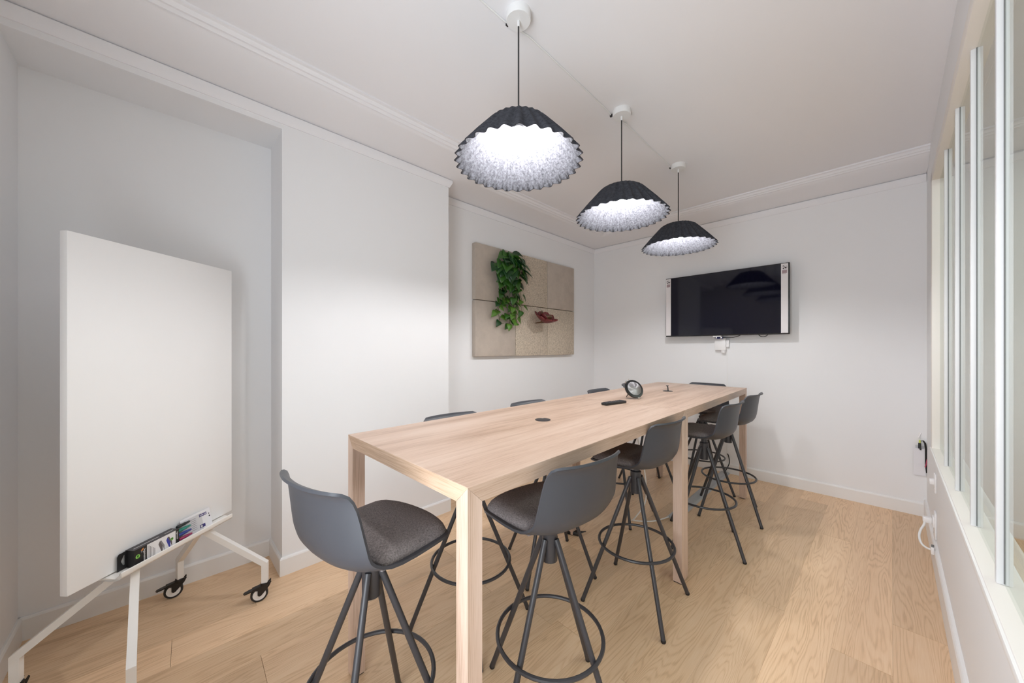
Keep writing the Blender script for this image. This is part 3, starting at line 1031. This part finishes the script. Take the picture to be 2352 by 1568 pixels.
# ------------------------------------------------------------------ wall panels with plants
XP = -2.832
pb = thing('felt_panel_board', 'taupe panel board of six square tiles on the wall beside the pier', 'wall panel', (REC + 0.001, 2.266, 1.34))
ws = [0.0, 0.590, 1.158, 1.730]
hs = [0.0, 0.592, 1.185]
kinds = {(0, 0): 'panel_plain', (1, 0): 'panel_speck', (2, 0): 'panel_speck', (0, 1): 'panel_plain', (1, 1): 'panel_speck', (2, 1): 'panel_plain'}
for i in range(3):
    for j in range(2):
        o = MB().box(0.0, XP - REC, ws[i] + 0.002, ws[i + 1] - 0.002, hs[j] + 0.003, hs[j + 1] - 0.003, c=0.006).build('panel', M[kinds[(i, j)]], pb, smooth=True)


def leaf_mesh(name, w, l, fold, droop):
    """heart-shaped leaf, base at the origin, tip along +x, face up"""
    half = [(0.0, 0.0), (-0.10, 0.24), (0.02, 0.44), (0.22, 0.50), (0.48, 0.40), (0.75, 0.20), (1.0, 0.0)]
    mid = [(0.0, 0.0), (0.08, 0), (0.16, 0), (0.30, 0), (0.50, 0), (0.76, 0), (1.0, 0.0)]
    mb = MB()

    def pt(x, y):
        return (x * l, y * w, fold * abs(y) * w - droop * l * max(0, x) ** 2)
    vm = [pt(*p) for p in mid]
    va = [pt(x, y) for x, y in half[1:-1]]
    vb = [pt(x, -y) for x, y in half[1:-1]]
    mb.v = vm + va + vb
    nm, na = len(vm), len(va)
    for off, sgn in ((nm, 1), (nm + na, -1)):
        fs = [(0, off, off + 1), (0, off + 1, 1)]
        fs = [(0, 1, off), (1, off + 1, off), (1, 2, off + 1), (2, off + 2, off + 1), (2, 3, off + 2), (3, off + 3, off + 2), (3, 4, off + 3), (4, off + 4, off + 3), (4, 5, off + 4), (5, 6, off + 4)]
        for f in fs:
            mb.quad(*(f if sgn > 0 else tuple(reversed(f))))
    return mb


def mesh_only(mb, name, mt, thick=0.0012):
    me = bpy.data.meshes.new(name)
    bm = bmesh.new()
    me.from_pydata(mb.v, [], mb.f)
    bm.from_mesh(me)
    bmesh.ops.solidify(bm, geom=bm.faces[:], thickness=thick)
    bm.to_mesh(me); bm.free()
    me.polygons.foreach_set('use_smooth', [True] * len(me.polygons))
    me.materials.append(mt)
    return me


leafs = {k: [mesh_only(leaf_mesh('leaf', 0.92, 1.0, f, d), 'leaf', M['leaf_' + k]) for f, d in ((0.25, 0.25), (0.10, 0.40), (0.4, 0.15))] for k in 'abc'}
rnd = random.Random(21)
pothos = thing('hanging_pothos', 'green trailing heart-leaf plant hanging from the taupe panel board', 'plant', (XP, 2.70, 2.42))


def put_leaf(p, size, tip, normal, kind):
    """p relative to plant origin; tip and normal are directions"""
    o = bpy.data.objects.new('leaf', rnd.choice(leafs[kind]))
    COL.objects.link(o)
    o.parent = pothos
    t = Vector(tip).normalized()
    n = Vector(normal)
    n = (n - t * n.dot(t)).normalized()
    s = n.cross(t)
    o.matrix_local = Matrix.Translation(p) @ Matrix(((t.x, s.x, n.x, 0), (t.y, s.y, n.y, 0), (t.z, s.z, n.z, 0), (0, 0, 0, 1))) @ Matrix.Scale(size, 4)


# crown of the plant: broad leaves overlapping around the planting hole
for i in range(46):
    a = rnd.uniform(0, 2 * PI)
    q = math.sqrt(rnd.random())
    y = 0.215 * q * math.cos(a)
    z = -0.10 + 0.165 * q * math.sin(a)
    x = 0.05 + 0.10 * (1 - q * q) + rnd.uniform(-0.02, 0.03)
    tip = (0.35 + rnd.uniform(-.2, .4), 0.9 * math.cos(a) * q + rnd.uniform(-.4, .4), -0.75 + rnd.uniform(-.35, .45) + 0.25 * math.sin(a))
    nrm = (0.85, 0.5 * math.cos(a) + rnd.uniform(-.3, .3), 0.65 + rnd.uniform(-.2, .3))
    kind = 'b' if rnd.random() < 0.5 else 'a'
    put_leaf((x, y, z), rnd.uniform(0.110, 0.150), tip, nrm, kind)
# trailing vines with alternate leaves
vines = [(-0.155, 0.55, 9), (-0.10, 0.66, 9), (-0.03, 0.70, 9), (0.03, 0.64, 10), (0.07, 0.70, 11), (0.11, 0.66, 9), (0.155, 0.52, 7), (0.005, 0.45, 6)]
for vi, (y0, ln, nl) in enumerate(vines):
    pts = []
    for i in range(14):
        s = i / 13
        pts.append(Vector((0.055 + 0.03 * math.sin(vi * 2 + s * 3) - 0.012 * s, y0 + 0.035 * math.sin(vi * 1.7 + s * 4.5) * s, -0.10 - 0.93 * ln * s)))
    end = pts[-1]
    if vi in (1, 4):
        for s in (0.3, 0.6, 0.9):
            pts.append(end + Vector((0.01, 0.05 * s, -0.012 * (1 - (2 * s - 1) ** 2))))
    MB().tube(pts, 0.0022, 6).build('stem', M['stem'], pothos, smooth=True)
    for i in range(nl):
        s = 0.22 + 0.76 * (i + rnd.uniform(-.25, .25)) / max(1, nl - 1)
        s = min(0.99, max(0.15, s))
        f = s * 13
        k0 = min(12, int(f))
        p = pts[k0].lerp(pts[k0 + 1], f - k0)
        side = 1 if i % 2 else -1
        pet = p + Vector((0.012, 0.018 * side, 0.004))
        tip = (0.30 + rnd.uniform(-.2, .3), side * rnd.uniform(0.3, 1.0), -rnd.uniform(0.35, 1.0))
        nrm = (0.8 + rnd.uniform(-.3, .2), side * rnd.uniform(-.2, .4), 0.7 + rnd.uniform(-.4, .3))
        kind = 'c' if (s > 0.62 and rnd.random() < 0.6) else ('a' if rnd.random() < 0.7 else 'b')
        put_leaf(pet, rnd.uniform(0.078, 0.106) * (1.08 - 0.3 * s), tip, nrm, kind)

# red rosette
ros = thing('red_rosette_plant', 'dark red fleshy rosette plant growing from the lower panel tile', 'plant', (XP, 3.20, 1.735))


def petal_mesh(w, curl):
    mb = MB()
    R, C = 6, 5
    P = []
    for i in range(R):
        t = i / (R - 1)
        hw = w * math.sin(PI * (0.14 + t * 0.76)) ** 0.65 * (1 if t < 0.99 else 0.55)
        row = []
        for j in range(C):
            u = -1 + 2 * j / (C - 1)
            row.append((t, hw * u, 0.22 * hw * u * u * 1.6 + curl * t * t))
        P.append(row)
    mb.v = [p for r in P for p in r]
    for i in range(R - 1):
        for j in range(C - 1):
            mb.quad(i * C + j, i * C + j + 1, (i + 1) * C + j + 1, (i + 1) * C + j)
    return mb


pmesh = [mesh_only(petal_mesh(0.44, 0.34), 'petal', M['petal'], 0.03), mesh_only(petal_mesh(0.40, 0.45), 'petal', M['petal_b'], 0.03)]
axis = Vector((0.46, 0.0, 0.888)).normalized()
e1 = Vector((0, 1, 0)); e2 = axis.cross(e1)
for ring, (cnt, lean_, ln) in enumerate(((6, 0.22, 0.150), (5, 0.75, 0.125), (3, 1.7, 0.09))):
    for k in range(cnt):
        a = 2 * PI * (k + 0.5 * ring) / cnt + 0.2
        rad = e1 * math.cos(a) + e2 * math.sin(a)
        t = (rad + axis * lean_).normalized()
        n = (axis - t * axis.dot(t)).normalized()
        s = n.cross(t)
        o = bpy.data.objects.new('petal', pmesh[1 if ring == 2 or (ring == 1 and k % 2) else 0])
        COL.objects.link(o)
        o.parent = ros
        p = Vector((0.130, 0, 0.0)) + rad * 0.012
        o.matrix_local = Matrix.Translation(p) @ Matrix(((t.x, s.x, n.x, 0), (t.y, s.y, n.y, 0), (t.z, s.z, n.z, 0), (0, 0, 0, 1))) @ Matrix.Scale(ln, 4)
MB().tube([(0.001, 0, 0.0), (0.06, 0, 0.004), (0.130, 0, 0.012)], [0.005, 0.006, 0.020], 8).build('stem', M['petal_b'], ros, smooth=True)

# ------------------------------------------------------------------ television
tvx0, tvx1, tvz0, tvz1, tvy = -1.772, -0.549, 1.571, 2.294, 4.455
tv = thing('television', 'wide black flat television on the back wall with white strips down both sides', 'television', ((tvx0 + tvx1) / 2, tvy, tvz0))
hw, hh = (tvx1 - tvx0) / 2, tvz1 - tvz0
MB().box(-hw, hw, 0.002, 0.038, 0.0, hh, c=0.003).build('casing', M['blackgloss'], tv, smooth=True)
MB().box(-hw + 0.008, hw - 0.008, -0.0005, 0.003, 0.012, hh - 0.008).build('screen', M['screen'], tv)
MB().box(-0.20, 0.20, 0.038, BACK - tvy - 0.001, 0.15, 0.55, c=0.004).build('mounting_bracket', M['black'], tv)
for sx in (-1, 1):
    xa, xb = (-hw + 0.004, -hw + 0.062) if sx < 0 else (hw - 0.069, hw - 0.011)
    st = MB().box(xa, xb, -0.0028, -0.0006, 0.014, hh - 0.008).build('protective_strip', M['tape'], tv)
    st['label'] = 'white protective strip'
    cx_ = (xa + xb) / 2
    zc = hh - 0.046
    # round emblem and the mauve lettering block under it
    MXZ = Matrix.Translation((cx_, -0.0030, zc)) @ Matrix.Rotation(PI / 2, 4, 'X')
    em = MB()
    for k in range(24):
        a0, a1 = 2 * PI * k / 24, 2 * PI * (k + 1) / 24
        em.prism([(0.0215 * math.cos(a0), 0.0215 * math.sin(a0)), (0.0215 * math.cos(a1), 0.0215 * math.sin(a1)), (0.0200 * math.cos(a1), 0.0200 * math.sin(a1)), (0.0200 * math.cos(a0), 0.0200 * math.sin(a0))], 0, 0.0006, mx=MXZ)
    em.prism([(-0.017, 0.012), (-0.010, 0.017), (-0.003, 0.014), (0.000, 0.002), (0.006, 0.003), (0.019, 0.001), (0.012, -0.013), (0.006, -0.012), (0.002, -0.003), (-0.003, -0.004), (-0.003, -0.018), (-0.013, -0.016), (-0.013, -0.008), (-0.004, -0.001), (-0.007, 0.009), (-0.010, 0.011)], 0, 0.0006, mx=MXZ)
    em.build('emblem', M['emblem'], st)
    MB().box(cx_ - 0.020, cx_ + 0.020, -0.0034, -0.0028, zc - 0.060, zc - 0.028).box(cx_ - 0.020, cx_ + 0.012, -0.0034, -0.0028, zc - 0.066, zc - 0.063).build('print_block', M['emblem_pale'], st)
MB().box(-0.085, 0.0, 0.006, 0.026, -0.012, 0.0, c=0.002).build('receiver', M['socket'], tv)
# cables below the set
lead = MB().tube(curve_pts([(-1.20, 4.51, 1.553), (-1.16, 4.51, 1.548), (-1.09, 4.51, 1.548), (-1.04, 4.508, 1.553), (-0.985, 4.503, 1.572), (-0.96, 4.503, 1.60)]), 0.0035, 8)
lo = tag(lead.build('display_lead', M['black'], smooth=True), 'thin black lead with a dark blue plug looping under the television', 'cable')
MB().box(-1.235, -1.155, 4.500, 4.522, 1.536, 1.560, c=0.004).build('plug', M['bluecon'], lo, smooth=True)
MB().box(-1.230, -1.215, 4.4985, 4.5235, 1.540, 1.562, c=0.002).box(-1.180, -1.165, 4.4985, 4.5235, 1.540, 1.562, c=0.002).build('plug_band', M['chrome'], lo, smooth=True)
tag(MB().tube(curve_pts([(-0.825, 4.50, 1.60), (-0.815, 4.50, 1.572), (-0.79, 4.50, 1.553), (-0.76, 4.50, 1.553), (-0.735, 4.50, 1.572), (-0.73, 4.50, 1.60)]), 0.0035, 8).build('spare_lead', M['black'], smooth=True),
    'short black cable loop dipping below the right half of the television', 'cable')
jb = thing('junction_box', 'small white junction box on the back wall under the television', 'socket', (-1.165, BACK, 1.49))
MB().box(-0.085, 0.03, -0.05, 0, -0.085, 0.06, c=0.006).build('housing', M['socket'], jb, smooth=True)
MB().lathe([(0.022, 0), (0.022, 0.03)], 18, mx=Matrix.Translation((0.0, -0.028, -0.115))).build('gland', M['socket'], jb, smooth=True)
MB().box(0.031, 0.06, -0.04, 0, -0.05, 0.04, c=0.005).build('side_outlet', M['socket'], jb, smooth=True)

# ------------------------------------------------------------------ things on the table
def put(u, v):
    return on_table(u, v)


def from_world(x, y):
    return (x, y, TZ)


for (x, y, lab, open_) in ((-1.210, 1.425, 'round dark cable grommet flush in the near table top', False), (-1.241, 3.164, 'round dark cable grommet in the far table top with its flap raised', True)):
    g = thing('cable_grommet', lab, 'grommet', (x, y, TZ), TROT, 'cable grommets in the table tops')
    MB().lathe([(0.041, 0.0), (0.041, 0.0022), (0.037, 0.0034), (0.033, 0.0030), (0.033, 0.0005)], 36, close=False).lathe([(0.033, 0.0006), (0.0, 0.0006)], 36, close=False).build('collar', M['steel'], g, smooth=True)
    if not open_:
        MB().lathe([(0.0325, 0.0008), (0.0325, 0.0030), (0.030, 0.0036), (0.001, 0.0036)], 32, mx=Matrix.Rotation(0.02, 4, 'X')).build('cover', M['steel'], g, smooth=True)
        MB().box(-0.022, -0.006, 0.010, 0.020, 0.0036, 0.0046, c=0.0004).build('slot', M['silver'], g)
    else:
        MB().lathe([(0.0325, 0.0008), (0.0325, 0.0030), (0.001, 0.0034)], 32).build('cover', M['black'], g, smooth=True)
        MB().tube([(0.004, -0.006, 0.003), (0.000, 0.0, 0.03), (-0.006, 0.004, 0.045)], 0.005, 8).box(-0.016, 0.004, -0.004, 0.010, 0.044, 0.050, c=0.001).build('raised_plug', M['black'], g, smooth=True)

rc = thing('remote_control', 'slim black remote control lying on the near table beside the speaker', 'remote', (-1.213, 2.175, TZ), math.radians(80))
MB().box(-0.105, 0.105, -0.024, 0.024, 0.0, 0.018, c=0.006).build('body', M['black'], rc, smooth=True)
kb = MB()
for i in range(9):
    if i == 4: continue
    for j in range(3):
        kb.box(-0.088 + i * 0.020, -0.076 + i * 0.020, -0.015 + j * 0.012, -0.006 + j * 0.012, 0.018, 0.0195)
ko = kb.build('keypad', M['boxgrey'], rc)
MB().lathe([(0.013, 0.018), (0.013, 0.0195), (0.007, 0.0195)], 16).build('direction_ring', M['boxgrey'], rc, smooth=True)

sp = thing('conference_speaker', 'round black conference speaker with silver face propped upright on the table', 'speaker', (-1.240, 2.520, TZ), math.radians(58))
sp.scale = (0.72, 0.72, 0.72)
# local: face looks along -y, leaning back
tilt = math.radians(-30)
MS = Matrix.Translation((0, 0, 0.101)) @ Matrix.Rotation(tilt, 4, 'X') @ Matrix.Rotation(PI / 2, 4, 'X')
MB().lathe([(0.060, -0.030), (0.082, -0.026), (0.098, -0.012), (0.103, 0.0), (0.098, 0.008), (0.080, 0.0085)], 48, mx=MS).build('housing', M['blackgloss'], sp, smooth=True)
fc = mat('speaker_brushed_face', (0.40, 0.39, 0.40), 0.42, metal=1.0)
fc.node_tree.nodes['Principled BSDF'].inputs['Anisotropic'].default_value = 0.9
tg = fc.node_tree.nodes.new('ShaderNodeTangent'); tg.direction_type = 'RADIAL'; tg.axis = 'Z'
fc.node_tree.links.new(tg.outputs[0], fc.node_tree.nodes['Principled BSDF'].inputs['Tangent'])
face = MB().lathe([(0.0755, 0.0), (0.0755, 0.003), (0.0745, 0.0035), (0.0, 0.0035)], 48, close=False).build('face_plate', fc, sp, smooth=True)
face.matrix_local = MS @ Matrix.Translation((0, 0, 0.0085))
MB().tube([(0.01, 0.045, 0.13), (0.0, 0.085, 0.065), (-0.02, 0.112, 0.004)], 0.0045, 8).build('prop', M['black'], sp, smooth=True)
MB().tube([(0.05, 0.040, 0.13), (0.058, 0.080, 0.065), (0.065, 0.110, 0.004)], 0.0045, 8).build('prop', M['black'], sp, smooth=True)
MB().tube([(0.012, -0.048, 0.010), (0.030, -0.050, 0.010)], 0.010, 12).build('foot', M['chrome'], sp, smooth=True)
MB().tube([(-0.088, 0.018, 0.165), (-0.070, 0.030, 0.182)], 0.006, 8).build('hook', M['chrome'], sp, smooth=True)
MB().tube([(-0.036, 0.052, 0.196), (-0.026, 0.054, 0.201)], 0.004, 8).build('indicator', M['chrome'], sp, smooth=True)

# ------------------------------------------------------------------ cables and cover on the floor
cc = thing('floor_cord_cover', 'grey aluminium cord cover strip on the floor under the far table', 'cord cover', (-1.15, 3.02, 0))
MB().prism([(-0.05, 0), (0.05, 0), (0.035, 0.012), (0.02, 0.016), (-0.02, 0.016), (-0.035, 0.012)], 0, 1.55, mx=Matrix.Rotation(-PI / 2, 4, 'X') @ Matrix.Scale(-1, 4, (0, 1, 0))).build('strip', M['alu'], cc)
MB().box(-0.021, 0.021, 0.0, 1.55, 0.016, 0.0175).build('lid', M['alu'], cc)
tag(MB().tube(curve_pts([(-1.15, 4.52, 0.012), (-1.12, 4.50, 0.06), (-1.10, 4.545, 0.13), (-1.115, 4.578, 0.20), (-1.13, 4.585, 0.22)]), 0.005, 8).build('skirting_lead', M['black'], smooth=True),
    'short black lead rising from the cord cover to the back wall', 'cable')
tag(MB().tube(curve_pts([(-1.250, 2.52, 0.99), (-1.245, 2.56, 0.80), (-1.225, 2.66, 0.50), (-1.24, 2.72, 0.22), (-1.32, 2.70, 0.06), (-1.36, 2.74, 0.012), (-1.24, 2.86, 0.006), (-1.17, 3.05, 0.008)]), 0.005, 8).build('hanging_cable', M['cable_white'], smooth=True),
    'white cable hanging from under the table to the floor behind the middle leg', 'cable')
ad = thing('power_adapter', 'small black plug adapter with looped lead on floor under the near table', 'adapter', (-1.59, 2.235, 0), 0.4)
MB().box(-0.045, 0.045, -0.022, 0.022, 0.0, 0.028, c=0.006).build('body', M['black'], ad, smooth=True)
MB().tube(curve_pts([(0.045, 0, 0.014), (0.08, 0.01, 0.03), (0.085, 0.035, 0.02), (0.05, 0.045, 0.008), (-0.02, 0.04, 0.005), (-0.06, 0.03, 0.005)]), 0.004, 8).build('lead', M['black'], ad, smooth=True)

# ------------------------------------------------------------------ right wall fittings and the card in the corner
def rwp(y, d, z):
    return (RW(y) - d, y, z)


sw = thing('light_switch', 'white wall switch under the glazing near the back corner', 'switch', rwp(3.68, 0, 0.51), RANG)
MB().box(-0.009, 0, -0.042, 0.042, -0.045, 0.075, c=0.003).build('plate', M['socket'], sw, smooth=True)
MB().box(-0.030, -0.006, -0.016, 0.016, 0.004, 0.040, c=0.004).build('rocker', M['socket'], sw, smooth=True)
MB().tube([(-0.0095, 0, -0.022), (-0.0105, 0, -0.022)], 0.004, 8).build('screw', M['alu'], sw)
so_ = thing('power_socket', 'white wall socket with a plug, low beside the glazed wall', 'socket', rwp(3.66, 0, 0.25), RANG)
MB().box(-0.010, 0, -0.042, 0.042, -0.085, 0.085, c=0.003).build('plate', M['socket'], so_, smooth=True)
MB().box(-0.018, -0.009, -0.030, 0.030, -0.012, 0.055, c=0.003).build('outlet', M['socket'], so_, smooth=True)
MB().tube([(-0.0105, 0, -0.05), (-0.0115, 0, -0.05)], 0.004, 8).build('screw', M['alu'], so_)
wc = thing('white_plug_lead', 'white plug and lead looping from the wall socket down to the skirting', 'cable', rwp(3.66, 0, 0.0), RANG)
MB().box(-0.060, -0.018, -0.018, 0.018, 0.255, 0.292, c=0.006).build('plug', M['socket'], wc, smooth=True)
MB().tube(curve_pts([(-0.050, -0.01, 0.262), (-0.056, -0.03, 0.240), (-0.070, -0.06, 0.215), (-0.078, -0.09, 0.180), (-0.070, -0.12, 0.148), (-0.050, -0.145, 0.136), (-0.026, -0.16, 0.136)]), 0.0062, 10).build('lead', M['cable_white'], wc, smooth=True)
MB().box(-0.032, -0.0175, -0.185, -0.145, 0.115, 0.158, c=0.004).build('skirting_box', M['socket'], wc, smooth=True)
MB().box(-0.030, -0.0175, -0.168, -0.158, 0.158, 0.170).build('clip', M['gasket'], wc)

bd = thing('hanging_badge', 'white card with black and pink lanyard hanging on the back wall corner', 'card', (0.318, BACK, 0.0))
MB().box(-0.040, 0.030, -0.012, -0.0105, 0.345, 0.575).build('card', M['paper'], bd)
MB().box(-0.030, 0.020, -0.0125, -0.0100, 0.575, 0.600).build('clear_tab', M['blister'], bd)
MB().tube([(-0.012, -0.014, 0.665), (0.0, -0.002, 0.70), (0.004, 0.0, 0.705)], 0.004, 8).box(-0.014, -0.004, -0.006, 0, 0.655, 0.71).build('hook', M['socket'], bd)
MB().box(-0.010, 0.000, -0.020, -0.012, 0.620, 0.648, c=0.002).build('lime_cord', M['yellow'], bd)
MB().box(-0.014, 0.002, -0.024, -0.012, 0.575, 0.622, c=0.003).box(-0.006, 0.004, -0.022, -0.013, 0.563, 0.580, c=0.002).build('clasp', M['black'], bd)
MB().tube([(0.002, -0.016, 0.640), (0.014, -0.018, 0.645), (0.024, -0.018, 0.625), (0.030, -0.017, 0.57), (0.031, -0.016, 0.45), (0.033, -0.014, 0.375)], [0.003, 0.005, 0.006, 0.007, 0.008, 0.004], 8).build('strap', M['black'], bd, smooth=True)
MB().tube([(0.036, -0.026, 0.495), (0.030, -0.030, 0.455), (0.024, -0.028, 0.425)], 0.004, 8).build('pink_cord', M['pink'], bd, smooth=True)
MB().tube([(0.040, -0.024, 0.500), (0.042, -0.026, 0.46), (0.037, -0.024, 0.42)], 0.0055, 8).build('strap_end', M['black'], bd, smooth=True)
